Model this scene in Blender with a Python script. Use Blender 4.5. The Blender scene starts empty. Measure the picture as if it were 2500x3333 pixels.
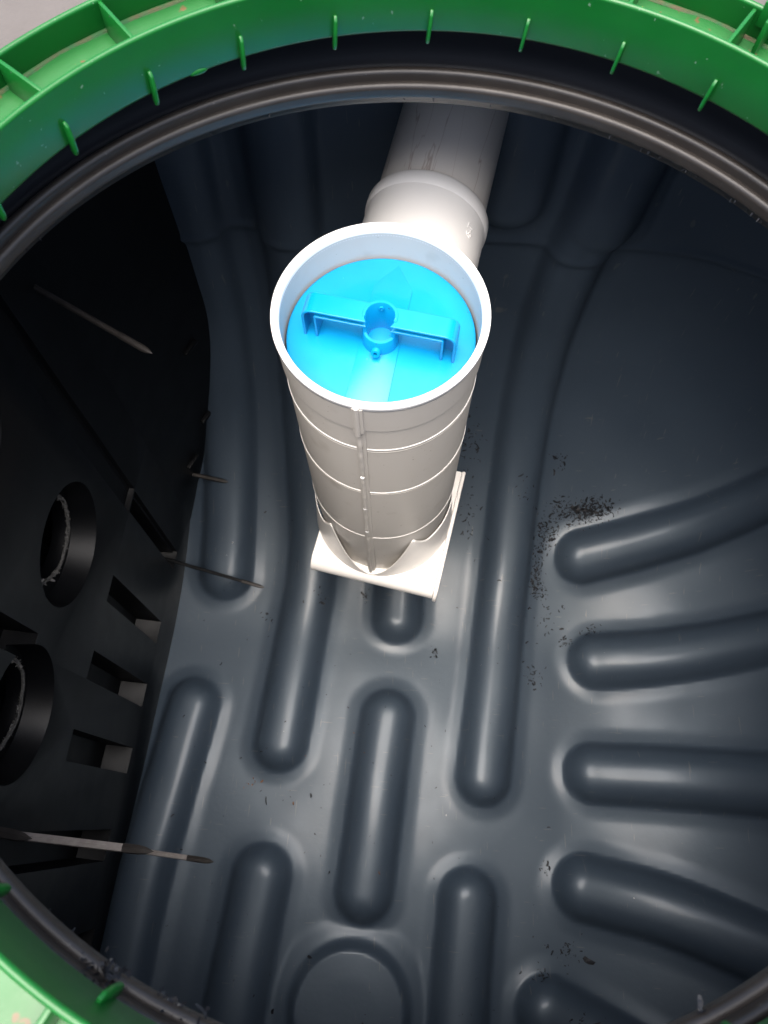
import bpy, bmesh, math, random
import numpy as np
from mathutils import Vector, Matrix
random.seed(7); rng = np.random.default_rng(11)
SC = bpy.context.scene
COL = SC.collection
R = math.radians

# ------------------------------------------------------------------ camera
cd = bpy.data.cameras.new('camera'); cam = bpy.data.objects.new('camera', cd); COL.objects.link(cam)
cr = Vector((0.9981348, 0.05660322, 0.02286919)); cu = Vector((-0.06104854, 0.92545447, 0.37390788)); cf = Vector((0, 0.37460659, -0.92718385))
m = Matrix((cr, cu, -cf)).transposed().to_4x4(); m.translation = (0, 0, .327); cam.matrix_world = m
cd.sensor_fit = 'HORIZONTAL'; cd.sensor_width = 36; cd.lens = 36 * 769 / 768
cd.clip_start = .01; cd.clip_end = 500
cd.dof.use_dof = True; cd.dof.focus_distance = .78; cd.dof.aperture_fstop = 17
SC.camera = cam

# ------------------------------------------------------------------ light
SUN_EL, SUN_AZ = R(79), R(-112)          # azimuth measured from +X towards +Y
w = bpy.data.worlds.new('World'); SC.world = w; w.use_nodes = True
nt = w.node_tree; bg = nt.nodes['Background']
sky = nt.nodes.new('ShaderNodeTexSky'); sky.sky_type = 'NISHITA'; sky.sun_disc = False
sky.sun_elevation = SUN_EL; sky.sun_rotation = math.pi / 2 - SUN_AZ
sky.air_density = 1.0; sky.dust_density = 6.0; sky.ozone_density = 1.0
nt.links.new(sky.outputs[0], bg.inputs[0]); bg.inputs[1].default_value = .07
sd = bpy.data.lights.new('sun', 'SUN'); sd.energy = 1.5; sd.angle = R(64); sd.color = (1, .955, .91)
so = bpy.data.objects.new('sun', sd); COL.objects.link(so)
dv = Vector((math.cos(SUN_EL) * math.cos(SUN_AZ), math.cos(SUN_EL) * math.sin(SUN_AZ), math.sin(SUN_EL)))
so.rotation_euler = dv.to_track_quat('Z', 'Y').to_euler(); so.location = dv * 5
vs = SC.view_settings; vs.view_transform = 'Standard'; vs.look = 'None'; vs.gamma = 1; vs.use_curve_mapping = False
vs.exposure = 2.35
SC.cycles.max_bounces = 10; SC.cycles.diffuse_bounces = 6; SC.cycles.glossy_bounces = 5

# ------------------------------------------------------------------ materials
def nodes(name):
    mt = bpy.data.materials.new(name); mt.use_nodes = True
    return mt, mt.node_tree, mt.node_tree.nodes['Principled BSDF']
def plastic(name, c1, c2, rough=.4, scale=18, bump=.0, bscale=600, spec=.5, rvar=.08, sss=0, stretch=(1, 1, 1), scratch=0):
    mt, t, p = nodes(name); N, L = t.nodes, t.links
    tc = N.new('ShaderNodeTexCoord'); mp = N.new('ShaderNodeMapping'); mp.inputs['Scale'].default_value = stretch
    L.new(tc.outputs['Object'], mp.inputs[0])
    nz = N.new('ShaderNodeTexNoise'); nz.inputs['Scale'].default_value = scale; nz.inputs['Detail'].default_value = 6
    L.new(mp.outputs[0], nz.inputs[0])
    rp = N.new('ShaderNodeValToRGB'); rp.color_ramp.elements[0].position = .35; rp.color_ramp.elements[1].position = .68
    rp.color_ramp.elements[0].color = (*c1, 1); rp.color_ramp.elements[1].color = (*c2, 1)
    L.new(nz.outputs[0], rp.inputs[0]); L.new(rp.outputs[0], p.inputs['Base Color'])
    mr = N.new('ShaderNodeMapRange'); mr.inputs[3].default_value = rough - rvar; mr.inputs[4].default_value = rough + rvar
    n2 = N.new('ShaderNodeTexNoise'); n2.inputs['Scale'].default_value = scale * 2.7; n2.inputs['Detail'].default_value = 5
    L.new(tc.outputs['Object'], n2.inputs[0]); L.new(n2.outputs[0], mr.inputs[0]); L.new(mr.outputs[0], p.inputs['Roughness'])
    p.inputs['Specular IOR Level'].default_value = spec
    if sss:
        p.inputs['Subsurface Weight'].default_value = sss; p.inputs['Subsurface Radius'].default_value = (.004, .004, .004); p.inputs['Subsurface Scale'].default_value = 1
    if bump:
        b = N.new('ShaderNodeBump'); b.inputs['Strength'].default_value = bump; b.inputs['Distance'].default_value = .001
        n3 = N.new('ShaderNodeTexNoise'); n3.inputs['Scale'].default_value = bscale; n3.inputs['Detail'].default_value = 3
        L.new(tc.outputs['Object'], n3.inputs[0]); L.new(n3.outputs[0], b.inputs['Height']); L.new(b.outputs[0], p.inputs['Normal'])
    return mt, t, p
def dust(mt, t, p, col, amount=.62, scale=260, soft=.02):
    """small specks of dirt mixed into the base colour"""
    N, L = t.nodes, t.links
    tc = N.new('ShaderNodeTexCoord'); vo = N.new('ShaderNodeTexNoise'); vo.inputs['Scale'].default_value = scale; vo.inputs['Detail'].default_value = 2
    L.new(tc.outputs['Object'], vo.inputs[0])
    rp = N.new('ShaderNodeMapRange'); rp.inputs[1].default_value = amount; rp.inputs[2].default_value = amount + soft
    L.new(vo.outputs[0], rp.inputs[0])
    mx = N.new('ShaderNodeMix'); mx.data_type = 'RGBA'
    src = p.inputs['Base Color'].links[0].from_socket
    L.new(rp.outputs[0], mx.inputs[0]); L.new(src, mx.inputs[6]); mx.inputs[7].default_value = (*col, 1); L.new(mx.outputs[2], p.inputs['Base Color'])

M = {}
M['tank'], t_, p_ = plastic('grey_blue_polyethylene', (.051, .073, .103), (.058, .081, .112), .50, 7, .20, 110, .85, .09)
p_.inputs['Specular Tint'].default_value = (.80, .92, 1, 1); p_.inputs['Coat Weight'].default_value = .30; p_.inputs['Coat Roughness'].default_value = .20
dust(M['tank'], t_, p_, (.12, .125, .13), .75, 170, .04)
N, L = t_.nodes, t_.links          # short pale scuffs and fine scratches
tc = N.new('ShaderNodeTexCoord'); prev = p_.inputs['Base Color'].links[0].from_socket
for rot, sc_, thr in ((.5, (300, 22, 22), .735), (-.9, (26, 340, 26), .745)):
    mp = N.new('ShaderNodeMapping'); mp.inputs['Scale'].default_value = sc_; mp.inputs['Rotation'].default_value = (0, 0, rot); L.new(tc.outputs['Object'], mp.inputs[0])
    nz = N.new('ShaderNodeTexNoise'); nz.inputs['Scale'].default_value = 1; nz.inputs['Detail'].default_value = 1; L.new(mp.outputs[0], nz.inputs[0])
    r_ = N.new('ShaderNodeMapRange'); r_.inputs[1].default_value = thr; r_.inputs[2].default_value = thr + .04; r_.inputs[4].default_value = .55; L.new(nz.outputs[0], r_.inputs[0])
    mx = N.new('ShaderNodeMix'); mx.data_type = 'RGBA'; L.new(r_.outputs[0], mx.inputs[0]); L.new(prev, mx.inputs[6]); mx.inputs[7].default_value = (.17, .17, .165, 1); prev = mx.outputs[2]
L.new(prev, p_.inputs['Base Color'])
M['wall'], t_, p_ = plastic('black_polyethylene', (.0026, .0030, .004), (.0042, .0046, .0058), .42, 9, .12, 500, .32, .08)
M['neck'], t_, p_ = plastic('black_neck_plastic', (.022, .018, .0155), (.030, .025, .0215), .42, 30, .12, 1500, .5, .05)
dust(M['neck'], t_, p_, (.06, .055, .05), .73, 320, .03)
M['green'], t_, p_ = plastic('green_polypropylene', (.002, .092, .011), (.005, .116, .017), .36, 14, .05, 700, .5, .06)
dust(M['green'], t_, p_, (.12, .22, .13), .735, 240, .03)
M['channel'], t_, p_ = plastic('green_dirty_channel', (.003, .094, .012), (.009, .115, .022), .38, 30, .08, 700, .5, .06)
dust(M['channel'], t_, p_, (.10, .06, .02), .66, 120, .06)
M['ppgrey'], t_, p_ = plastic('beige_grey_pipe_plastic', (.50, .475, .44), (.53, .505, .465), .36, 12, .03, 900, .45, .05, .0, (1, 1, .15))
dust(M['ppgrey'], t_, p_, (.30, .27, .23), .73, 300, .02)
dust(M['ppgrey'], t_, p_, (.40, .37, .33), .62, 34, .25)
M['white'], t_, p_ = plastic('warm_white_plastic', (.84, .82, .79), (.88, .86, .83), .34, 16, .03, 900, .5, .05)
M['rim'], t_, p_ = plastic('bright_rim_plastic', (.80, .80, .80), (.84, .84, .84), .34, 16, .02, 900, .5, .05)
M['blue'], t_, p_ = plastic('cyan_blue_plastic', (.0, .235, .49), (.002, .255, .53), .30, 20, .03, 500, .5, .05)
dust(M['blue'], t_, p_, (.20, .45, .60), .765, 320, .02)
dust(M['blue'], t_, p_, (.03, .05, .05), .765, 210, .02)
M['burr'], t_, p_ = plastic('frayed_plastic', (.022, .021, .020), (.085, .08, .077), .5, 300, 0)
M['grime'], t_, p_ = plastic('channel_grime', (.02, .10, .03), (.09, .07, .035), .6, 90, 0)
M['holefray'], t_, p_ = plastic('grey_frayed_edge', (.08, .08, .076), (.20, .195, .185), .5, 300, 0)
M['chip'], t_, p_ = plastic('dark_plastic_chips', (.006, .0065, .0085), (.026, .029, .036), .5, 200, 0, spec=.3)
M['rust'], t_, p_ = plastic('brown_crumbs', (.12, .045, .015), (.25, .10, .03), .7, 200, 0)
M['leafbit'], t_, p_ = plastic('orange_crumbs', (.45, .20, .05), (.30, .18, .08), .7, 200, 0)
M['steel'], t_, p_ = plastic('dull_screw_steel', (.060, .053, .048), (.085, .075, .070), .45, 60, .0); p_.inputs['Metallic'].default_value = .35
M['ground'], t_, p_ = plastic('grey_concrete', (.080, .072, .068), (.094, .085, .081), .85, 25, .5, 200)
# outlet pipe: water stains running along the pipe
M['stain'], t_, p_ = plastic('stained_pipe_plastic', (.70, .66, .61), (.75, .71, .66), .38, 10, .03, 900, .45)
N, L = t_.nodes, t_.links
tc = N.new('ShaderNodeTexCoord'); mp = N.new('ShaderNodeMapping'); mp.inputs['Scale'].default_value = (1, 1, .10); mp.inputs['Rotation'].default_value = (0, 0, .3)
L.new(tc.outputs['Object'], mp.inputs[0]); nz = N.new('ShaderNodeTexNoise'); nz.inputs['Scale'].default_value = 26; nz.inputs['Detail'].default_value = 4; nz.inputs['Distortion'].default_value = .6
L.new(mp.outputs[0], nz.inputs[0])
ma = N.new('ShaderNodeMath'); ma.operation = 'SUBTRACT'; ma.inputs[1].default_value = .5; L.new(nz.outputs[0], ma.inputs[0])
mb = N.new('ShaderNodeMath'); mb.operation = 'ABSOLUTE'; L.new(ma.outputs[0], mb.inputs[0])
mr = N.new('ShaderNodeMapRange'); mr.inputs[1].default_value = 0; mr.inputs[2].default_value = .008; mr.inputs[3].default_value = 1.15; mr.inputs[4].default_value = 0; L.new(mb.outputs[0], mr.inputs[0])
n4 = N.new('ShaderNodeTexNoise'); n4.inputs['Scale'].default_value = 14; L.new(tc.outputs['Object'], n4.inputs[0])
m4 = N.new('ShaderNodeMath'); m4.operation = 'MULTIPLY'; L.new(mr.outputs[0], m4.inputs[0]); L.new(n4.outputs[0], m4.inputs[1])
mx = N.new('ShaderNodeMix'); mx.data_type = 'RGBA'; L.new(m4.outputs[0], mx.inputs[0]); L.new(p_.inputs['Base Color'].links[0].from_socket, mx.inputs[6]); mx.inputs[7].default_value = (.34, .24, .19, 1)
L.new(mx.outputs[2], p_.inputs['Base Color'])

# ------------------------------------------------------------------ helpers
def link(name, me, mat, parent=None, angle=35, smooth=True):
    o = bpy.data.objects.new(name, me); COL.objects.link(o)
    if mat is not None and not me.materials: me.materials.append(mat)
    if parent is not None: o.parent = parent
    if smooth:
        me.shade_smooth(); me.set_sharp_from_angle(angle=R(angle))
    return o
def mesh(name, V, Fs):
    me = bpy.data.meshes.new(name); me.from_pydata([tuple(v) for v in V], [], [tuple(f) for f in Fs]); me.update(); return me
def empty(name, label, cat, group=None, mw=None):
    o = bpy.data.objects.new(name, None); COL.objects.link(o); o.empty_display_size = .05
    o['label'] = label; o['category'] = cat
    if group: o['group'] = group
    if mw is not None: o.matrix_world = mw
    return o
def tag(o, label, cat, group=None):
    o['label'] = label; o['category'] = cat
    if group: o['group'] = group
    return o
def lathe_data(prof, seg=192, warp=None, c=(0, 0), closed=False):
    V = []; Fs = []; n = len(prof)
    for i in range(seg):
        a = 2 * math.pi * i / seg; w_ = warp(a) if warp else 0
        for r, z in prof: V.append((c[0] + (r + w_) * math.cos(a), c[1] + (r + w_) * math.sin(a), z))
    for i in range(seg):
        j = (i + 1) % seg
        for k in range(n if closed else n - 1):
            l = (k + 1) % n
            Fs.append((i * n + k, j * n + k, j * n + l, i * n + l))
    return V, Fs
def lathe(name, prof, mat, parent=None, seg=192, warp=None, c=(0, 0), closed=False, angle=35):
    return link(name, mesh(name, *lathe_data(prof, seg, warp, c, closed)), mat, parent, angle)
def box_bm(bm, mat4, sx, sy, sz):
    g = bmesh.ops.create_cube(bm, size=1, matrix=mat4 @ Matrix.Diagonal((sx, sy, sz, 1)))
    return g['verts']
def bm_obj(name, bm, mat, parent=None, bevel=0, angle=35, seg=2):
    bmesh.ops.recalc_face_normals(bm, faces=bm.faces)
    if bevel: bmesh.ops.bevel(bm, geom=list(bm.edges), offset=bevel, segments=seg, affect='EDGES', clamp_overlap=True, profile=.5)
    me = bpy.data.meshes.new(name); bm.to_mesh(me); bm.free(); return link(name, me, mat, parent, angle)
def arc(cx, cy, r, a0, a1, n):
    return [(cx + r * math.cos(R(a0 + (a1 - a0) * i / n)), cy + r * math.sin(R(a0 + (a1 - a0) * i / n))) for i in range(n + 1)]

# ------------------------------------------------------------------ tank shell
X0, X1, Y0, Y1, RR, ZF = -1.3, .35, -.45, .32, .5, -1.22
ZC = ZF + RR; EMAX = RR * math.pi / 2 + (-.118 - ZC)
RIBS = [  # centre line in the shell's own (a, b) coordinates, half width, height
    ([(-.300, 1.7), (-.312, 1.30), (-.315, .8), (-.318, .46)], .058, .034),
    ([(-.350, .195), (-.378, 0), (-.400, -.19), (-.42, -.6)], .056, .034),
    ([(-.165, 1.7), (-.165, 1.30), (-.160, .85), (-.140, .52), (-.152, .35), (-.172, .130)], .055, .036),
    ([(.045, 1.7), (.045, 1.30), (.045, .8), (.040, .390)], .055, .036),
    ([(.295, 1.7), (.280, 1.36), (.264, 1.20), (.262, .9), (.260, .58), (.246, .35), (.220, .09)], .055, .036),
    ([(.031, .193), (.006, -.118)], .056, .036),
    ([(-.182, -.10), (-.212, -.40), (-.22, -.7)], .058, .036),
    ([(.193, -.118), (.181, -.31), (.175, -.7)], .056, .036),
    ([(.415, .54), (.548, .577), (.665, .613), (.82, .68), (.97, .77), (1.1, .86)], .062, .040),
    ([(.445, .326), (.589, .338), (.767, .360), (.95, .395), (1.2, .44)], .060, .040),
    ([(.430, .111), (.571, .109), (.734, .100), (.95, .09), (1.2, .08)], .060, .040),
    ([(.405, -.088), (.553, -.116), (.703, -.160), (.9, -.22), (1.2, -.32)], .062, .040),
    ([(.335, -.285), (.499, -.355), (.7, -.44), (1.0, -.58)], .062, .040),
    ([(.150, 1.33), (.150, 1.46), (.150, 1.7)], .055, .030),
    ([(.280, 1.30), (.285, 1.42), (.295, 1.7)], .062, .040),
]
def polydist(A, B, pts):
    d = np.full(A.shape, 9.)
    for (x0, y0), (x1, y1) in zip(pts[:-1], pts[1:]):
        dx, dy = x1 - x0, y1 - y0; q = np.clip(((A - x0) * dx + (B - y0) * dy) / (dx * dx + dy * dy), 0, 1)
        d = np.minimum(d, np.hypot(A - x0 - q * dx, B - y0 - q * dy))
    return d
def prof_rib(d, hw, h):
    w_ = hw * .88; k = .013; q = d / w_
    z = np.where(q < .985, h * np.clip(1 - np.minimum(q, .985) ** 2.5, 0, 1) ** .62, 0)
    z = np.where(q < .985, z, h * (1 - .985 ** 2.5) ** .62 - (d - w_ * .985) * 3.2)
    t = np.clip(.5 + .5 * z / k, 0, 1)                     # smooth maximum with the flat sheet
    f = np.clip((.082 * hw / .056 - d) / (.046 * hw / .056), 0, 1)
    return z * t + k * t * (1 - t) + .0068 * f * f * (3 - 2 * f) * (1 - .5 * t)
def smoothline(pts, n=10):
    P = np.array(pts, float)
    if len(P) < 3: return [tuple(p) for p in P]
    out = []
    E = np.vstack([2 * P[0] - P[1], P, 2 * P[-1] - P[-2]])
    for i in range(1, len(E) - 2):
        for k in range(n):
            t = k / n; p0, p1, p2, p3 = E[i - 1:i + 3]
            out.append(tuple(.5 * ((2 * p1) + (-p0 + p2) * t + (2 * p0 - 5 * p1 + 4 * p2 - p3) * t * t + (-p0 + 3 * p1 - 3 * p2 + p3) * t ** 3)))
    out.append(tuple(P[-1])); return out
RIBS = [(smoothline(a), b, c) for a, b, c in RIBS]
DC, DR = (-.008, -.300), .098
def height(A, B):
    H = np.zeros(A.shape); I = np.full(A.shape, -1)
    for k, (pts, hw, h) in enumerate(RIBS):
        d = polydist(A, B, pts); hh = prof_rib(d, hw, h)
        I = np.where((d < hw * 1.0) & (hh > H), k, I)
        H = np.maximum(H, hh)
    r = np.hypot(A - DC[0], B - DC[1])
    zz = np.minimum(.024 - .05 * np.maximum(r - .05, 0) ** 1, .026 - (r - .094) * 2.6); t = np.clip(.5 + .5 * zz / .020, 0, 1)
    ff = np.clip((.150 - r) / .050, 0, 1); hd = zz * t + .020 * t * (1 - t) + .008 * ff * ff * (3 - 2 * ff) * (1 - .5 * t)
    I = np.where((r < DR * 1.12) & (hd > H), 99, I)
    H = np.maximum(H, hd)
    # seam ledge round the tank, where its two halves meet
    cx = np.clip(A, X0, X1); cy = np.clip(B, Y0, Y1); e = np.hypot(A - cx, B - cy)
    H = H + .005 / (1 + np.exp(-(e - .915) / .004)) + .003 * np.exp(-((e - .925) / .006) ** 2)
    H = H + .0022 * np.sin(A * 9 + 1) * np.sin(B * 7.3) + .0012 * np.sin(A * 23 + 2 + B * 5) * np.sin(B * 19)
    return H, I
def surf(A, B, lift=0.):
    cx = np.clip(A, X0, X1); cy = np.clip(B, Y0, Y1); ex, ey = A - cx, B - cy; h = np.hypot(ex, ey); hs = np.maximum(h, 1e-9)
    hc = np.minimum(h, EMAX); rho = np.minimum(hc / RR, math.pi / 2)
    dx, dy = ex / hs, ey / hs
    up = np.maximum(hc - RR * math.pi / 2, 0)
    nx, ny, nz = np.sin(rho) * dx, np.sin(rho) * dy, -np.cos(rho)
    H, I = height(A, B); k = RR - H - lift
    return np.stack([cx + nx * k, cy + ny * k, ZC + nz * k + up], -1), I, h

tank = empty('septic_tank', 'large dark grey plastic tank interior with raised rounded ribs on its floor and walls', 'tank')
fa = np.concatenate([np.arange(-2.3, -.62, .03), np.arange(-.62, 1.15, .0055), np.arange(1.16, 1.86, .03)])
fb = np.concatenate([np.arange(-2.0, -.62, .03), np.arange(-.62, 1.50, .0055), np.arange(1.51, 1.86, .02)])
A, B = np.meshgrid(fa, fb, indexing='ij'); P3, I3, H3 = surf(A, B)
na, nb = len(fa), len(fb)
idx = np.arange(na * nb).reshape(na, nb)
q = np.stack([idx[:-1, :-1], idx[1:, :-1], idx[1:, 1:], idx[:-1, 1:]], -1).reshape(-1, 4)
hv = H3.reshape(-1); keep = ~np.all(hv[q] > EMAX, axis=1); q = q[keep]
iv = I3.reshape(-1); V = P3.reshape(-1, 3)
# analytic-like vertex normals from the whole grid, so pieces meet without a seam
fn = np.cross(V[q[:, 1]] - V[q[:, 0]], V[q[:, 3]] - V[q[:, 0]]) + np.cross(V[q[:, 3]] - V[q[:, 2]], V[q[:, 1]] - V[q[:, 2]])
VN = np.zeros_like(V)
for c in range(4): np.add.at(VN, q[:, c], fn)
VN /= np.maximum(np.linalg.norm(VN, axis=1, keepdims=True), 1e-12)
lab = iv[q]; lab = np.where((lab == lab[:, :1]).all(1), lab[:, 0], -1)
def sub(name, sel, parent):
    qq = q[sel]; u, inv = np.unique(qq, return_inverse=True); inv = inv.reshape(-1, 4)
    me = bpy.data.meshes.new(name)
    me.vertices.add(len(u)); me.vertices.foreach_set('co', V[u].astype(np.float32).ravel())
    me.loops.add(inv.size); me.loops.foreach_set('vertex_index', inv.astype(np.int32).ravel())
    me.polygons.add(len(inv)); me.polygons.foreach_set('loop_start', (np.arange(len(inv)) * 4).astype(np.int32)); me.polygons.foreach_set('loop_total', np.full(len(inv), 4, np.int32))
    me.update(calc_edges=True); me.validate(); me.shade_smooth()
    me.normals_split_custom_set_from_vertices([tuple(n) for n in VN[u]])
    return link(name, me, M['tank'], parent, smooth=False)
shell = sub('tank_shell', lab == -1, tank)
for k in range(len(RIBS)):
    if (lab == k).sum() > 20: sub('rib', lab == k, shell)
sub('floor_boss', lab == 99, shell)

OC = (.026, .205)                       # axis of the access opening
wl = lambda a: .0034 * math.cos(2 * a) - .0010 * math.sin(2 * a)
lathe('tank_roof', [(.3200, -.1085), (.34, -.1135), (.40, -.1165), (2.6, -.1175)], M['tank'], tank, 160, wl, OC)
# neck wall and double-beaded ledge of the opening
M['neckwall'], t_, p_ = plastic('matte_black_neck_wall', (.0045, .0055, .0085), (.006, .007, .010), .55, 9, .10, 900, .25)
nw = lathe('neck_wall', [(.340, -.032), (.3365, -.070), (.3350, -.0860), (.3320, -.0890), (.3275, -.0888), (.3240, -.0860)], M['neckwall'], tank, 256, wl, OC, angle=60)
neckp = [(.3245, -.0868)] + arc(.3198, -.0822, .0036, 20, 175, 12) + [(.3161, -.0850), (.3160, -.0868)]
neckp += arc(.3150, -.0903, .0040, 65, 190, 12) + [(.3111, -.0940), (.3114, -.0965), (.3130, -.0990), (.3160, -.1005), (.3200, -.1085)]
neck = lathe('neck_ledge', neckp, M['neck'], tank, 256, wl, OC, angle=60)
def fray(name, pts, mat, parent, size, wid=.0006, kind='stuff'):
    V = []; Fs = []
    for c, d in pts:                    # c: root point, d: rough direction
        c = Vector(c); d = Vector(d).normalized(); L_ = size * random.uniform(.35, 1.3)
        s = Vector((random.gauss(0, 1), random.gauss(0, 1), random.gauss(0, 1))).cross(d).normalized() * wid * random.uniform(.5, 1.6)
        p = c.copy(); cur = Vector((random.gauss(0, 1), random.gauss(0, 1), random.gauss(0, 1))) * .55
        b = len(V)
        for k in range(4):
            tp = 1 - k * .2
            V += [tuple(p - s * tp), tuple(p + s * tp)]
            p = p + (d + cur * (k * .5)).normalized() * L_ / 3
        for k in range(3): Fs.append((b + 2 * k, b + 2 * k + 1, b + 2 * k + 3, b + 2 * k + 2))
    o = link(name, mesh(name, V, Fs), mat, parent, smooth=False)
    if kind: o['kind'] = kind
    return o
pts = []
for i in range(300):
    a = random.uniform(0, 2 * math.pi)
    if not (R(20) < a < R(80)) and random.random() < .7: continue
    r = .3140 + wl(a)
    pts.append(((OC[0] + r * math.cos(a), OC[1] + r * math.sin(a), -.0985), (-math.cos(a) * .8, -math.sin(a) * .8, -.6)))
fray('cut_edge_fray', pts, M['chip'], neck, .0035, .0006)

# ------------------------------------------------------------------ partition wall on the left
WN = Vector((1, -.057, 0)).normalized(); WY = Vector((.057, 1, 0)).normalized()
WM = Matrix((WN, WY, Vector((0, 0, 1)))).transposed().to_4x4(); WM.translation = (-.43, 0, 0)   # local x = out of the face, y along it, z up
wall = empty('partition_wall', 'black moulded partition with drilled round holes and tall slots at left of tank', 'partition', mw=WM)
TH = .055
bm = bmesh.new(); box_bm(bm, Matrix.Translation((-TH / 2, -.05, (-1.26 - .122) / 2)), TH, 1.95, 1.26 - .122)
me = bpy.data.meshes.new('wall_panel'); bmesh.ops.recalc_face_normals(bm, faces=bm.faces); bm.to_mesh(me); bm.free()
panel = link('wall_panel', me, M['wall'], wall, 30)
bm = bmesh.new()
def cut_box(y0, y1, z0, z1, depth, rnd=0):
    box_bm(bm, Matrix.Translation(((.02 - depth) / 2, (y0 + y1) / 2, (z0 + z1) / 2)), .02 + depth, y1 - y0, z1 - z0)
SLOTS = [(.290, .332), (.172, .214), (.056, .100), (.438, .474)]
for y0, y1 in SLOTS: cut_box(y0, y1, -1.120, -.820, .048)
cut_box(.566, .602, -1.03, -.82, .048); cut_box(-.086, -.036, -1.105, -.400, .048); cut_box(-.245, -.190, -1.14, -.82, .048)
cut_box(.158, .194, -.624, -.500, .044)
def cutter(bm_, name):
    bmesh.ops.recalc_face_normals(bm_, faces=bm_.faces); c_ = bpy.data.meshes.new(name); bm_.to_mesh(c_); bm_.free(); o_ = bpy.data.objects.new(name, c_); COL.objects.link(o_); o_.matrix_world = WM; return o_
c1 = cutter(bm, 'cut_a')
bm = bmesh.new()
cut_box(.436, .476, -.815, -.16, .009)
HOLES = [(.325, -.645), (.105, -.645), (.325, -.335)]
for y, z in HOLES:
    bmesh.ops.create_cone(bm, cap_ends=True, segments=56, radius1=.079, radius2=.087, depth=.06, matrix=Matrix.Translation((-.035 + .03, y - .006, z + .002)) @ Matrix.Rotation(R(90), 4, 'Y'))
c2 = cutter(bm, 'cut_b')
bm = bmesh.new()
for y, z in HOLES:
    bmesh.ops.create_cone(bm, cap_ends=True, segments=56, radius1=.060, radius2=.060, depth=.3, matrix=Matrix.Translation((-.05, y, z)) @ Matrix.Rotation(R(90), 4, 'Y'))
c3 = cutter(bm, 'cut_c')
for c_ in (c1, c2, c3):
    md = panel.modifiers.new('b', 'BOOLEAN'); md.operation = 'DIFFERENCE'; md.solver = 'EXACT'; md.use_self = True; md.object = c_
md = panel.modifiers.new('bev', 'BEVEL'); md.width = .0025; md.segments = 2; md.limit_method = 'ANGLE'; md.angle_limit = R(50)
dg = bpy.context.evaluated_depsgraph_get(); nm = bpy.data.meshes.new_from_object(panel.evaluated_get(dg), depsgraph=dg)
panel.modifiers.clear(); panel.data = nm; nm.shade_smooth(); nm.set_sharp_from_angle(angle=R(32))
for c_ in (c1, c2, c3): bpy.data.objects.remove(c_)
# the partition bends forward where it meets the back wall
pg = [(-.412, .47), (-.402, .54), (-.383, .62), (-.356, .70), (-.322, .78), (-.285, .86), (-.66, .86), (-.66, .47)]
bm = bmesh.new(); lo = [bm.verts.new((x, y, -1.25)) for x, y in pg]; hi = [bm.verts.new((x, y, -.121)) for x, y in pg]
bm.faces.new(lo); bm.faces.new(hi[::-1])
for i in range(8): bm.faces.new((lo[i], hi[i], hi[(i + 1) % 8], lo[(i + 1) % 8]))
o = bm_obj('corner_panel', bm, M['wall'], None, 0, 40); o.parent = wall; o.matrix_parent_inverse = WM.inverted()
for x, y, z in ((-.378, .63, -1.03), (-.352, .705, -.98), (-.345, .725, -.78)):
    bm = bmesh.new(); box_bm(bm, Matrix.Translation((x, y, z)) @ Matrix.Rotation(R(65), 4, 'Z'), .034, .012, .008)
    o = bm_obj('sill', bm, M['wall'], None, .0015); o.parent = wall; o.matrix_parent_inverse = WM.inverted()
for y, z in HOLES:                      # frayed lips of the drilled holes
    pts = []
    for i in range(420):
        a = random.uniform(0, 2 * math.pi)
        if math.sin(a * 3 + y * 40) > .75: continue
        pts.append(((-.0345, y + .0605 * math.cos(a), z + .0605 * math.sin(a)), (.5, -math.cos(a) * .7 + random.gauss(0, .6), -math.sin(a) * .7 + random.gauss(0, .6))))
    fray('hole_fray', pts, M['holefray'], wall, .0068, .0019)
    V, Fs = lathe_data([(.0602, 0), (.0575, .0008), (.0570, .0035), (.0602, .0042)], 64, lambda a: .0012 * math.sin(7 * a + y * 9) + .0006 * math.sin(17 * a), closed=True)
    V = [(-.0345 + v[2], y + v[0], z + v[1]) for v in V]
    link('hole_lip', mesh('hole_lip', V, Fs), M['holefray'], wall, 40)

# ------------------------------------------------------------------ screws poking through the partition
def screw(y, z, length, r, yaw, pitch, label, mat='steel', tip=.045):
    def piece(name, ring, apex, mt, parent):
        V = []; Fs = []; n = 6
        for rr, x in ring:
            for k in range(n): V.append((x, rr * math.cos(k * math.pi / 3 + .25), rr * .8 * math.sin(k * math.pi / 3 + .25)))
        for s_ in range(len(ring) - 1):
            for k in range(n): Fs.append((s_ * n + k, s_ * n + (k + 1) % n, (s_ + 1) * n + (k + 1) % n, (s_ + 1) * n + k))
        Fs.append(tuple(range(n - 1, -1, -1))); q_ = (len(ring) - 1) * n
        if apex is None: Fs.append(tuple(q_ + k for k in range(n)))
        else:
            V.append((apex, 0, 0))
            for k in range(n): Fs.append((q_ + k, q_ + (k + 1) % n, len(V) - 1))
        return link(name, mesh(name, V, Fs), M[mt], parent, 25)
    o = piece('spike', [(r * .92, -.012), (r * .92, length * .4), (r * .88, length - tip)], None, mat, None)
    piece('spike_tip', [(r, length - tip - .001), (r, length - r * 3.4), (r * .74, length - r * 1.7)], length, 'dulltip', o)
    o.matrix_world = WM @ Matrix.Translation((0, y, z)) @ Matrix.Rotation(yaw, 4, 'Z') @ Matrix.Rotation(-pitch, 4, 'Y')
    tag(o, label, 'spike', 'spikes poking through the partition')
    return o
M['palesteel'], t_, p_ = plastic('pale_screw_steel', (.30, .27, .25), (.38, .345, .32), .42, 160, .0)
M['dulltip'], t_, p_ = plastic('dull_brown_tip', (.030, .026, .024), (.045, .040, .036), .45, 90, .0)
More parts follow.
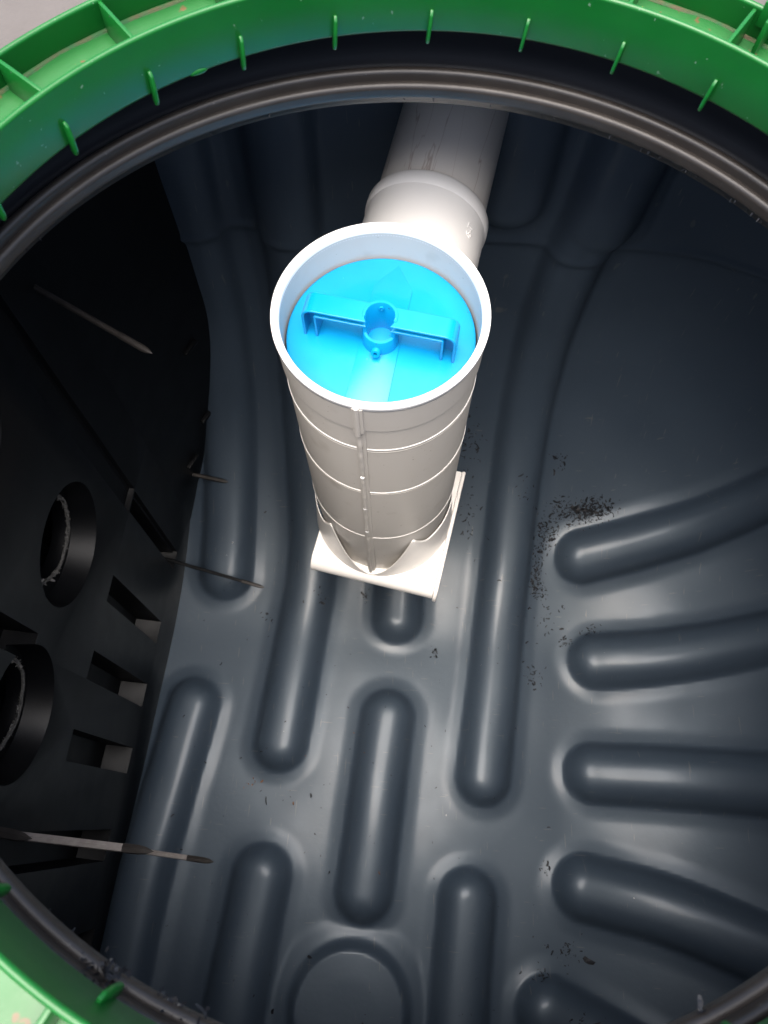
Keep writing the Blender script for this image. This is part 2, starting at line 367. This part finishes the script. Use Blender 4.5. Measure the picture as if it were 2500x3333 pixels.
screw(.527, -.376, .163, .0038, R(-24.9), 0, 'topmost spike, crossing the darkest part of the partition below the ledge')
screw(.623, -1.07, .086, .0045, R(-6.5), 0, 'shortest dark spike, end showing against the far left floor rib')
screw(.446, -1.09, .192, .0036, R(-9.7), 0, 'thin black spike reaching over the rounded end of the left rib', 'wall')
screw(-.033, -.601, .203, .0052, R(.4), 0, 'long pale spike at the left edge, middle of the three in line', 'palesteel', .034)
screw(-.051, -.935, .213, .0044, R(-1.2), 0, 'thinner spike, rightmost and lowest of the three in line', 'palesteel', .040)
screw(-.024, -.535, .094, .0058, R(-3.5), 0, 'thick spike tip just entering at the left edge of the photo')

# ------------------------------------------------------------------ green collar round the opening
col = empty('green_collar', 'bright green plastic access collar with ribbed channel around the tank opening', 'collar')
GC = (.030, .203); wg = lambda a: -.0012 * math.cos(2 * a) + .0006 * math.sin(2 * a)
sk = [(.3075, -.0385), (.3045, -.0395), (.3018, -.0385), (.3008, -.0365), (.3016, -.012), (.3012, -.0025)] + arc(.3032, -.0020, .0020, 180, 0, 8) + [(.3060, -.020)]
lathe('inner_skirt', sk, M['green'], col, 256, wg, GC, closed=True, angle=45)
ow = [(.3490, -.0205), (.3455, -.003)] + arc(.3472, -.002, .0019, 180, 0, 8) + [(.3530, -.045), (.3500, -.045)]
lathe('outer_wall', ow, M['green'], col, 256, wg, GC, closed=True, angle=45)
lathe('channel_floor', [(.3045, -.0240), (.345, -.0228), (.3478, -.0212), (.3515, -.0212), (.3515, -.027), (.3045, -.027)], M['channel'], col, 256, wg, GC, closed=True, angle=45)
lathe('channel_seam', [(.3462, -.0222), (.3468, -.0212), (.3484, -.0208), (.3490, -.0220)], M['grime'], col, 200, lambda a: wg(a) + .0006 * math.sin(31 * a) * math.sin(7 * a), GC, closed=True)
bm = bmesh.new(); vs_ = box_bm(bm, Matrix.Translation((.3252, 0, -.0135)), .0405, .0026, .0235)
web = bm_obj('cross_web', bm, M['green'], col, .0007)
webs = [143.7, 130.8, 67.8, 55.4, -121.5]
angs = [142.9 - 12.42 * k for k in range(29)]
base = 143.4
for k in range(29):
    a = R(base - 360 / 29 * k + (.8 if k in (6, 7) else 0))
    o = web if k == 0 else web.copy()
    if k: COL.objects.link(o); o.parent = col
    o.matrix_local = Matrix.Translation((GC[0], GC[1], 0)) @ Matrix.Rotation(a, 4, 'Z')
# taller stepped web at upper right
bm = bmesh.new(); box_bm(bm, Matrix.Translation((.338, 0, -.007)), .018, .0030, .022); box_bm(bm, Matrix.Translation((.3475, .004, -.004)), .0025, .012, .016)
o = bm_obj('stepped_web', bm, M['green'], col, .0006); o.matrix_local = Matrix.Translation((GC[0], GC[1], 0)) @ Matrix.Rotation(R(55.0), 4, 'Z')
# lugs along the lower edge of the skirt
def lug_bm():
    bm = bmesh.new(); prof_ = [(-.0020, -.0235), (.0012, -.0222), (.0035, -.0250), (.0046, -.033), (.0046, -.0415), (.0034, -.0450), (.0012, -.0460), (-.0015, -.0440)]
    f = []
    for s in (-1, 1): f.append([bm.verts.new((-x, s * .0012, z)) for x, z in prof_])
    bm.faces.new(f[0]); bm.faces.new(f[1][::-1]); n = len(prof_)
    for i in range(n): bm.faces.new((f[0][i], f[1][i], f[1][(i + 1) % n], f[0][(i + 1) % n]))
    return bm
lug = bm_obj('lug', lug_bm(), M['green'], col, .0007)
for k in range(29):
    a = 154.9 - 12.34 * k
    if k >= 22: a = -120.8 + (k - 22) * -12.4 if False else a
    a = R(a + (0.0 if k < 10 else 1.0))
    o = lug if k == 0 else lug.copy()
    if k: COL.objects.link(o); o.parent = col
    aa = a; rr = .3009 + wg(aa)
    o.matrix_local = Matrix.Translation((GC[0] + rr * math.cos(aa), GC[1] + rr * math.sin(aa), 0)) @ Matrix.Rotation(aa, 4, 'Z') @ Matrix.Rotation(R(4), 4, 'X')
# moulding flash on the skirt edge
bm = bmesh.new(); bmesh.ops.create_icosphere(bm, subdivisions=2, radius=1, matrix=Matrix.Translation((GC[0] + .3010 * math.cos(R(124.3)), GC[1] + .3010 * math.sin(R(124.3)), -.0375)) @ Matrix.Rotation(R(34.3), 4, 'Z') @ Matrix.Diagonal((.0065, .0010, .0022, 1)))
bm_obj('mould_flash', bm, M['green'], col)

# ------------------------------------------------------------------ ground outside
V, Fs = lathe_data([(.350, -.046), (.37, -.040), (.6, -.036), (2, -.03), (40, 0.0)], 96, None, GC)
g = link('ground', mesh('ground', V, Fs), M['ground']); g['kind'] = 'structure'

# ------------------------------------------------------------------ filter housing (hanging pipe)
AX = Vector((.02835409, .02827909, -.99919785)); UU = Vector((.9995979, -.0008021502, .02834274)).normalized(); WW = (-AX).cross(UU).normalized()
HM = Matrix((UU, WW, -AX)).transposed().to_4x4(); HM.translation = (-.01361, .40997, -.225)
HMi = HM
house = empty('filter_housing', 'cream plastic vertical pipe with bright open rim and square base plate', 'pipe', mw=HM)
BR, AZ = .0918, R(80)
# body, outer and inner skin; lower edge follows the scalloped line of the base saddle
SEAM = R(-98.7)
def s_edge(psi):
    p = abs(psi)
    if p < R(36): return .492 - .118 * (p / R(36)) ** 1.7
    if p < R(52): return .374 + .030 * math.sin((p - R(36)) / R(16) * math.pi / 2)
    return .404 - .010 * min(1, (p - R(52)) / R(60))
seg = 240; depths = [0.006, .045, .0465, .10, .2, .3, .36, .38, .40, .42, .44, .46, .475, .485, .495]
V = []; Fs = []
def brad(s):
    r = .0945 - .0010 * min(1, s / .045) if s <= .0455 else BR
    return r - .0075 * min(1, max(0, (s - .372) / .118)) ** 1.2
for i in range(seg):
    a = 2 * math.pi * i / seg
    for s in depths: V.append((brad(s) * math.cos(a), brad(s) * math.sin(a), -s))
    for s in (.495, .3, .1, .006): V.append((.0883 * math.cos(a), .0883 * math.sin(a), -s))
n = len(depths) + 4
for i in range(seg):
    j = (i + 1) % seg
    for k in range(n - 1): Fs.append((i * n + k, j * n + k, j * n + k + 1, i * n + k + 1))
body = link('pipe_body', mesh('pipe_body', V, Fs), M['ppgrey'], house, 30)
lathe('rim', [(.0935, -.0075), (.0950, -.0060), (.0956, -.0020)] + arc(.0940, -.0005, .0016, 0, 100, 5) + [(.0905, .0010), (.0893, .0004), (.0884, -.0030), (.0883, -.0090)], M['rim'], house, 200, None, closed=False, angle=60)
for s, h in ((.087, .0006), (.0925, .0003), (.194, .0006), (.1995, .0003), (.345, .0006)):
    if h: lathe('weld_ring', [(BR - .001, -s - .0012 - h), (BR + h * .8, -s - .0008), (BR + h, -s), (BR + h * .6, -s + .0008), (BR - .001, -s + .0012 + h)], M['white' if h > .0005 else 'ppgrey'], body, 200, angle=70)
# seam: two ridges with an uneven weld bead between them
def strip(name, mat, r0, half, h, s0, s1, az, n=40, wob=0):
    V = []; Fs = []
    for i in range(n + 1):
        s = s0 + (s1 - s0) * i / n; hh = h * (1 + wob * random.uniform(-1, 1)); hw = half * (1 + wob * random.uniform(-.6, .6)); da = wob * random.uniform(-.0006, .0006)
        for x, z in ((-hw, -.0015), (-hw * .8, hh * .75), (-hw * .3, hh), (hw * .3, hh), (hw * .8, hh * .75), (hw, -.0015)):
            a = az + (x + da) / r0; V.append(((r0 + z) * math.cos(a), (r0 + z) * math.sin(a), -s))
    for i in range(n):
        for k in range(5): Fs.append((i * 6 + k, i * 6 + k + 1, i * 6 + 7 + k, i * 6 + 6 + k))
    Fs.append(tuple(range(5, -1, -1))); Fs.append(tuple(range(n * 6, n * 6 + 6)))
    return link(name, mesh(name, V, Fs), mat, body, 40)
strip('seam_cover', M['ppgrey'], .0942, .0058, .0022, .004, .047, SEAM)
strip('seam_cover', M['ppgrey'], .0945, .0028, .0042, .000, .050, SEAM - .004)
strip('seam_ridge', M['ppgrey'], BR, .0058, .0016, .046, .49, SEAM + .010, 60)
strip('seam_bead', M['ppgrey'], BR + .0005, .0026, .0032, .046, .497, SEAM, 90, .22)
for s in (.150, .238, .316): 
    bm = bmesh.new(); bmesh.ops.create_icosphere(bm, subdivisions=2, radius=1, matrix=Matrix.Translation(((BR + .003) * math.cos(SEAM), (BR + .003) * math.sin(SEAM), -s)) @ Matrix.Diagonal((.0024, .0018, .0028, 1)))
    bm_obj('weld_blob', bm, M['rim'], body)
# base plate, turned about the pipe, front edge rolled under, flange along the right edge
PM = Matrix.Rotation(R(-11), 4, 'Z')
E0, E1, F0, F1 = -.084, .097, -.086, .088
th = .004
path = [(F1, 0), (F1 - .03, .0), (F0 + .02, 0), (F0, .0)] + [(F0 - .020 * math.sin(R(t)), -.020 + .020 * math.cos(R(t))) for t in (12, 24, 36, 48, 60, 72, 84)] + [(F0 - .020, -.022), (F0 - .0195, -.025)]
def plate_strip(e0, e1, lift, thick):
    V = []; Fs = []; n = len(path)
    nn = []
    for i in range(n):
        a = path[max(i - 1, 0)]; b = path[min(i + 1, n - 1)]; d = Vector((b[0] - a[0], b[1] - a[1])).normalized(); nn.append(Vector((d.y, -d.x)))
        if nn[-1].y < 0 and i < 4: nn[-1] = -nn[-1]
    for i, (f, z) in enumerate(path):
        nv = nn[i]; 
        if nv.x > 0 and i >= 4: nv = -nv
        for e, l in ((e0, lift), (e1, lift), (e1, lift - thick), (e0, lift - thick)):
            V.append((e, f + nv.x * l, -.492 + z + nv.y * l))
    for i in range(n - 1):
        for k in range(4): Fs.append((i * 4 + k, i * 4 + (k + 1) % 4, i * 4 + 4 + (k + 1) % 4, i * 4 + 4 + k))
    Fs.append((0, 3, 2, 1)); Fs.append(tuple((n - 1) * 4 + k for k in range(4)))
    return [PM @ Vector(v) for v in V], Fs
o = link('base_plate', mesh('base_plate', *plate_strip(E0, E1, 0, th)), M['white'], house, 40)
md = o.modifiers.new('bevel', 'BEVEL'); md.width = .0012; md.segments = 2; md.angle_limit = R(50)
o2 = link('plate_flange', mesh('plate_flange', *plate_strip(E1 + .0005, E1 + .0060, .0035, .011)), M['white'], house, 40)
md = o2.modifiers.new('bevel', 'BEVEL'); md.width = .0018; md.segments = 3; md.angle_limit = R(50)
# saddle wings between pipe and plate
V = []; Fs = []; nphi = 120; rows = 12
for i in range(nphi + 1):
    psi = R(-128) + R(256) * i / nphi; a = SEAM + psi; se = s_edge(psi)
    for k in range(rows + 1):
        t = k / rows; s = se + (.4935 - se) * t
        r = .0924 + .0062 * max(0, (s - .372) / .12) ** 1.3
        V.append((r * math.cos(a), r * math.sin(a), -s))
m_ = rows + 1
for i in range(nphi):
    for k in range(rows): Fs.append((i * m_ + k, i * m_ + m_ + k, i * m_ + m_ + k + 1, i * m_ + k + 1))
o = link('saddle', mesh('saddle', V, Fs), M['white'], house, 50)
md = o.modifiers.new('solid', 'SOLIDIFY'); md.thickness = .0008; md.offset = 1
# branch socket
def along(prof, t0fun, name, mat, parent, seg=128, db=.130, angle=40):
    n_ = Vector((math.cos(AZ), math.sin(AZ), 0)); s_ = Vector((-math.sin(AZ), math.cos(AZ), 0)); c_ = Vector((0, 0, -db)); V = []; Fs = []
    for i in range(seg):
        a = 2 * math.pi * i / seg
        for k, (r, t) in enumerate(prof):
            tt = t if t is not None else t0fun(r * math.cos(a))
            V.append(c_ + n_ * tt + s_ * (r * math.cos(a)) + Vector((0, 0, r * math.sin(a))))
    m_ = len(prof)
    for i in range(seg):
        j = (i + 1) % seg
        for k in range(m_ - 1): Fs.append((i * m_ + k, j * m_ + k, j * m_ + k + 1, i * m_ + k + 1))
    return link(name, mesh(name, V, Fs), mat, parent, angle)
t0 = lambda x: math.sqrt(max(.0915 ** 2 - x * x, 0)) - .002
sock = along([(.0672, None), (.0672, .112), (.0673, .150), (.0674, .198), (.0678, .2045), (.0690, .2070), (.0695, .212), (.0693, .219), (.0680, .222), (.0632, .222), (.0626, .205)], t0, 'branch_socket', M['white'], house, angle=22)
# small raised moulding marks on the socket sides, too worn to read
def text_on_socket(txt, side, t_start, size):
    cu_ = bpy.data.curves.new('mark', 'FONT'); cu_.body = txt; cu_.size = size; cu_.extrude = .0005; cu_.resolution_u = 2
    tmp = bpy.data.objects.new('tmp', cu_); COL.objects.link(tmp); dg = bpy.context.evaluated_depsgraph_get(); dg.update()
    me = bpy.data.meshes.new_from_object(tmp.evaluated_get(dg)); bpy.data.objects.remove(tmp)
    n_ = Vector((math.cos(AZ), math.sin(AZ), 0)); s_ = Vector((-math.sin(AZ), math.cos(AZ), 0)) * side
    for v in me.vertices:
        x, y, z = v.co; r = .0675 + z + .0003; a = R(36) + y / r
        p = Vector((0, 0, -.130)) + n_ * (t_start + x * (-1 if side < 0 else 1)) + s_ * (r * math.cos(a)) + Vector((0, 0, r * math.sin(a))); v.co = p
    return link('moulded_mark', me, M['white'], sock, 40)
text_on_socket('T-B', -1, .185, .011)

# ------------------------------------------------------------------ outlet pipe in the socket
PMx = HM @ Matrix.Translation((0, 0, -.130)) @ Matrix.Rotation(AZ, 4, 'Z') @ Matrix.Rotation(R(90), 4, 'Y')
V, Fs = lathe_data([(.0565, .10), (.0622, .10), (.0622, .95), (.0565, .95)], 128, None, closed=True)
op = link('outlet_pipe', mesh('outlet_pipe', V, Fs), M['stain'], None, 30); op.matrix_world = PMx
tag(op, 'stained beige horizontal pipe running from the socket under the black ledge', 'pipe')

# ------------------------------------------------------------------ blue filter insert
ins = empty('filter_insert', 'cyan blue round filter plug with bridge handle inside the pipe', 'filter', mw=HM @ Matrix.Translation((0, 0, -.038)))
lathe('disc', [(0, -.0002), (.06, 0), (.0835, 0)] + arc(.0850, -.0015, .0015, 90, 0, 4) + [(.0866, -.010), (.082, -.012), (0, -.012)], M['blue'], ins, 160)
bm = bmesh.new(); poly = [(-.0290, -.0740), (-.0186, -.0076), (-.0123, .0358), (-.0096, .0545), (.0125, .0775), (.0264, .0489), (.0182, -.0039), (.0083, -.0790)]
f = bm.faces.new([bm.verts.new((x, y, .0001)) for x, y in poly]); e = bmesh.ops.extrude_face_region(bm, geom=[f]); bmesh.ops.translate(bm, vec=(0, 0, .0012), verts=[v for v in e['geom'] if isinstance(v, bmesh.types.BMVert)])
bm_obj('arrow_panel', bm, M['blue'], ins, .0002)
bm = bmesh.new(); bmesh.ops.create_cone(bm, cap_ends=True, segments=64, radius1=.0142, radius2=.0142, depth=.2, matrix=Matrix.Translation((0, -.0045, 0)))
cutm = bpy.data.meshes.new('c'); bm.to_mesh(cutm); bm.free()
HMx = Matrix.Translation((0, -.0035, 0)) @ Matrix.Rotation(R(-9.8), 4, 'Z')
handle = bpy.data.objects.new('handle', None)
def arch(name, L2, top, rad, thick, w2, parent, mat=HMx, gap=None):
    """bent strip: legs at x=+-L2, flat top, rounded corners"""
    outer = [(-L2, 0)] + [(-L2 + rad - rad * math.cos(R(t)), top - rad + rad * math.sin(R(t))) for t in (0, 15, 30, 45, 60, 75, 90)] 
    outer += [(-x, z) for x, z in outer[::-1]]
    ri = max(rad - thick, .0004); Li = L2 - thick; ti = top - thick
    inner = [(-Li, 0)] + [(-Li + ri - ri * math.cos(R(t)), ti - ri + ri * math.sin(R(t))) for t in (0, 15, 30, 45, 60, 75, 90)]
    inner += [(-x, z) for x, z in inner[::-1]]
    n = len(outer); V = []; Fs = []
    for y in (-w2, w2):
        for x, z in outer: V.append((x, y, z))
        for x, z in inner: V.append((x, y, z))
    for i in range(n - 1):
        a, b = i, i + 1
        Fs += [(a, b, n + b, n + a), (2 * n + b, 2 * n + a, 3 * n + a, 3 * n + b), (b, a, 2 * n + a, 2 * n + b), (n + a, n + b, 3 * n + b, 3 * n + a)]
    Fs += [(0, n, 3 * n, 2 * n), (n - 1, 3 * n - 1, 4 * n - 1, 2 * n - 1)]
    V = [mat @ Vector(v) for v in V]
    me = mesh(name, V, Fs); b = bmesh.new(); b.from_mesh(me); bmesh.ops.recalc_face_normals(b, faces=b.faces); b.to_mesh(me); b.free()
    o = link(name, me, M['blue'], parent, 40); md = o.modifiers.new('bevel', 'BEVEL'); md.width = .0006; md.segments = 2; md.angle_limit = R(50); return o
h1 = arch('handle', .0695, .0380, .011, .0024, .0102, ins)
h2 = arch('handle_inner_rib', .0585, .0305, .0022, .0022, .0100, h1)
# recessed web between the two skins
def webplate():
    V = []; Fs = []
    o_ = [(-.0685, 0), (-.0685, .030), (-.0640, .0365), (.0640, .0365), (.0685, .030), (.0685, 0)]; i_ = [(-.0575, 0), (-.0575, .0285), (-.055, .0295), (.055, .0295), (.0575, .0285), (.0575, 0)]
    for y in (.0035, .0055):
        for x, z in o_ + i_: V.append((x, y, z))
    for k in range(5): Fs += [(k, k + 1, 7 + k, 6 + k), (12 + k + 1, 12 + k, 18 + k, 19 + k), (k + 1, k, 12 + k, 13 + k), (6 + k, 7 + k, 19 + k, 18 + k)]
    return [HMx @ Vector(v) for v in V], Fs
link('handle_web', mesh('handle_web', *webplate()), M['blue'], h1, 40)
hw_ = bpy.data.objects['handle_web']; cut = bpy.data.objects.new('cut', cutm); COL.objects.link(cut); cut.matrix_world = ins.matrix_world.copy(); bpy.context.view_layer.update()
for o_ in (h1, h2, hw_):
    md = o_.modifiers.new('hole', 'BOOLEAN'); md.operation = 'DIFFERENCE'; md.solver = 'EXACT'; md.object = cut
    dg = bpy.context.evaluated_depsgraph_get(); nm = bpy.data.meshes.new_from_object(o_.evaluated_get(dg), depsgraph=dg); o_.modifiers.clear(); o_.data = nm
bpy.data.objects.remove(cut)
# centre tube: high at the back, low at the front
V = []; Fs = []; seg = 72; RO, RI = .0160, .0125
for i in range(seg):
    a = 2 * math.pi * i / seg; fr = math.sin(a - R(-9.8)); z = .0385 if fr > -.30 else (.0185 if fr < -.46 else .0385 - (.02) * (-.30 - fr) / .16)
    for r, zz in ((RO + .0006, 0), (RO, z - .0008), (RO - .0006, z), (RI + .0006, z), (RI, z - .0008), (RI, .0003)): V.append((r * math.cos(a), -.0045 + r * math.sin(a), zz))
for i in range(seg):
    j = (i + 1) % seg
    for k in range(5): Fs.append((i * 6 + k, j * 6 + k, j * 6 + k + 1, i * 6 + k + 1))
tube = link('centre_tube', mesh('centre_tube', V, Fs), M['blue'], ins, 50)
lathe('tube_floor', [(0, .0016), (RI + .0004, .0012), (RI + .0004, -.001)], M['blue'], tube, 48, c=(0, -.0045))
# screw boss at the front and dark pin hole at the back of the tube
def small_tube(name, c, d, r, ri, L_, mat, parent, seg=24):
    d = Vector(d).normalized(); u_ = d.orthogonal().normalized(); v_ = d.cross(u_); V = []; Fs = []
    pr = [(r, 0), (r, L_ * .92), (r * .93, L_), (ri, L_), (ri, L_ * .3), (0, L_ * .3)]
    for i in range(seg):
        a = 2 * math.pi * i / seg
        for rr, t in pr: V.append(Vector(c) + d * t + (u_ * math.cos(a) + v_ * math.sin(a)) * rr)
    n = len(pr)
    for i in range(seg):
        j = (i + 1) % seg
        for k in range(n - 1): Fs.append((i * n + k, j * n + k, j * n + k + 1, i * n + k + 1))
    return link(name, mesh(name, V, Fs), mat, parent, 40)
small_tube('screw_boss', (-.0026, -.0180, .0070), (-.13, -1, .35), .0042, .0019, .0085, M['blue'], tube)
small_tube('pin_hole', (.0004, .0072, .0325), (0, -1, .1), .0022, .0014, .0016, M['blue'], tube)
small_tube('pin_hole', (.0045, -.0105, .0012), (0, -.3, 1), .0016, .0011, .0012, M['blue'], tube)

# ------------------------------------------------------------------ plastic shavings and crumbs
def chips(name, spots, mat, size, label=None):
    """spots: list of (centre, normal) -> small curled flakes"""
    V = []; Fs = []
    for c, nrm_ in spots:
        nrm_ = Vector(nrm_).normalized(); u_ = nrm_.orthogonal().normalized(); u_ = Matrix.Rotation(random.uniform(0, 6.28), 3, nrm_) @ u_; v_ = nrm_.cross(u_)
        L_ = size * random.lognormvariate(0, .45); W_ = L_ * random.uniform(.18, .6); b = len(V); bend = random.uniform(-1.6, 1.6)
        p = Vector(c) + nrm_ * .0004; ang = random.uniform(-.3, .5)
        for k in range(4):
            wv = W_ * (1 - abs(k - 1.5) * .28); V += [tuple(p - v_ * wv / 2 + nrm_ * random.uniform(0, .1) * W_), tuple(p + v_ * wv / 2 + nrm_ * random.uniform(0, .3) * W_)]
            p = p + (u_ * math.cos(ang) + nrm_ * abs(math.sin(ang)) * .8 + v_ * math.sin(k * bend) * .7) * L_ / 3; ang += bend * .5
        for k in range(3): Fs.append((b + 2 * k, b + 2 * k + 1, b + 2 * k + 3, b + 2 * k + 2))
    o = link(name, mesh(name, V, Fs), mat, None, smooth=False); o['kind'] = 'stuff'
    if label: o['label'] = label
    return o
def on_shell(pairs):
    a = np.array([p[0] for p in pairs]); b = np.array([p[1] for p in pairs]); e_ = 1e-3
    P, _, _ = surf(a, b); Pa, _, _ = surf(a + e_, b); Pb, _, _ = surf(a, b + e_); n_ = np.cross(Pa - P, Pb - P)
    return [(P[i], n_[i]) for i in range(len(a))]
pl = []
for (ca, cb, sa, sb, n_) in [(.435, .640, .020, .014, 95), (.400, .628, .022, .012, 70), (.365, .640, .018, .020, 30), (.345, .600, .016, .016, 40), (.330, .565, .010, .022, 36), (.322, .500, .007, .022, 36), (.332, .465, .012, .010, 16),
                             (.345, .74, .010, .010, 9), (.27, .69, .012, .015, 6), (.165, .76, .012, .03, 26), (.172, .62, .010, .03, 14), (.345, .41, .020, .02, 12), (.44, .386, .014, .007, 14), (.385, .362, .008, .006, 10), (.318, .285, .012, .010, 12),
                             (.121, .325, .006, .006, 11), (-.117, .424, .007, .007, 5), (-.027, .43, .004, .01, 5), (-.223, .38, .006, .006, 6), (.367, -.188, .015, .010, 14), (.337, -.063, .005, .008, 8), (.387, -.29, .020, .012, 9), (.325, -.23, .005, .004, 12)]:
    for _ in range(int(n_ * 2.4)): pl.append((random.gauss(ca, sa), random.gauss(cb, sb)))
for _ in range(210): pl.append((random.uniform(-.36, .40), random.uniform(-.4, .66)))
spots = on_shell(pl)
chips('floor_shavings', spots[:-210], M['chip'], .0045, 'scattered black plastic shavings heaped beside the upper right floor rib')
chips('floor_specks', spots[-210:], M['chip'], .0034, 'sparse tiny black specks spread over the tank floor')
br = [(random.gauss(-.217, .012), random.gauss(.053, .007)) for _ in range(12)] + [(.206, .247), (.03, -.08), (.33, -.22)] + [(random.uniform(-.15, .2), random.uniform(0, .4)) for _ in range(12)]
wh = [(.15, .02), (.151, .022), (-.30, .53), (-.31, .50), (.21, .30), (.46, .335), (-.165, .15), (.49, -.095)]
chips('pale_flecks', on_shell(wh), M['white'], .0022)
chips('brown_crumbs', on_shell(br), M['rust'], .0028, 'few rusty brown crumbs on the tank floor')
# curled grey shavings caught on the near left of the ledge
sp = []
for _ in range(60):
    a = R(-117.3) + random.gauss(0, .020); r = .3110 + random.gauss(0, .0045); sp.append(((OC[0] + r * math.cos(a), OC[1] + r * math.sin(a), -.086 + random.uniform(0, .009)), (random.gauss(0, 1), random.gauss(0, 1), abs(random.gauss(0, 1)) + .3)))
for a0, n_ in ((-111.8, 9), (-110.6, 9), (-108, 12), (-63.6, 8)):
    for _ in range(n_):
        a = R(a0) + random.gauss(0, .007); r = .3095 + random.gauss(0, .002); sp.append(((OC[0] + r * math.cos(a), OC[1] + r * math.sin(a), -.090), (random.gauss(0, 1), 1, 1)))
chips('ledge_curls', sp[::3], M['holefray'], .0022, 'few pale curled shavings caught on the near left ledge')
chips('ledge_shavings', sp, M['chip'], .0034, 'curled grey shavings caught on the near left ledge')
sp = []
for _ in range(46):
    a = R(random.choice([random.uniform(128, 145), random.uniform(52, 80)])); r = random.uniform(.309, .345); sp.append(((GC[0] + r * math.cos(a), GC[1] + r * math.sin(a), -.0232), (random.gauss(0, .3), random.gauss(0, .3), 1)))
chips('channel_crumbs', sp, M['leafbit'], .0016, 'orange brown crumbs lying in the green channel')
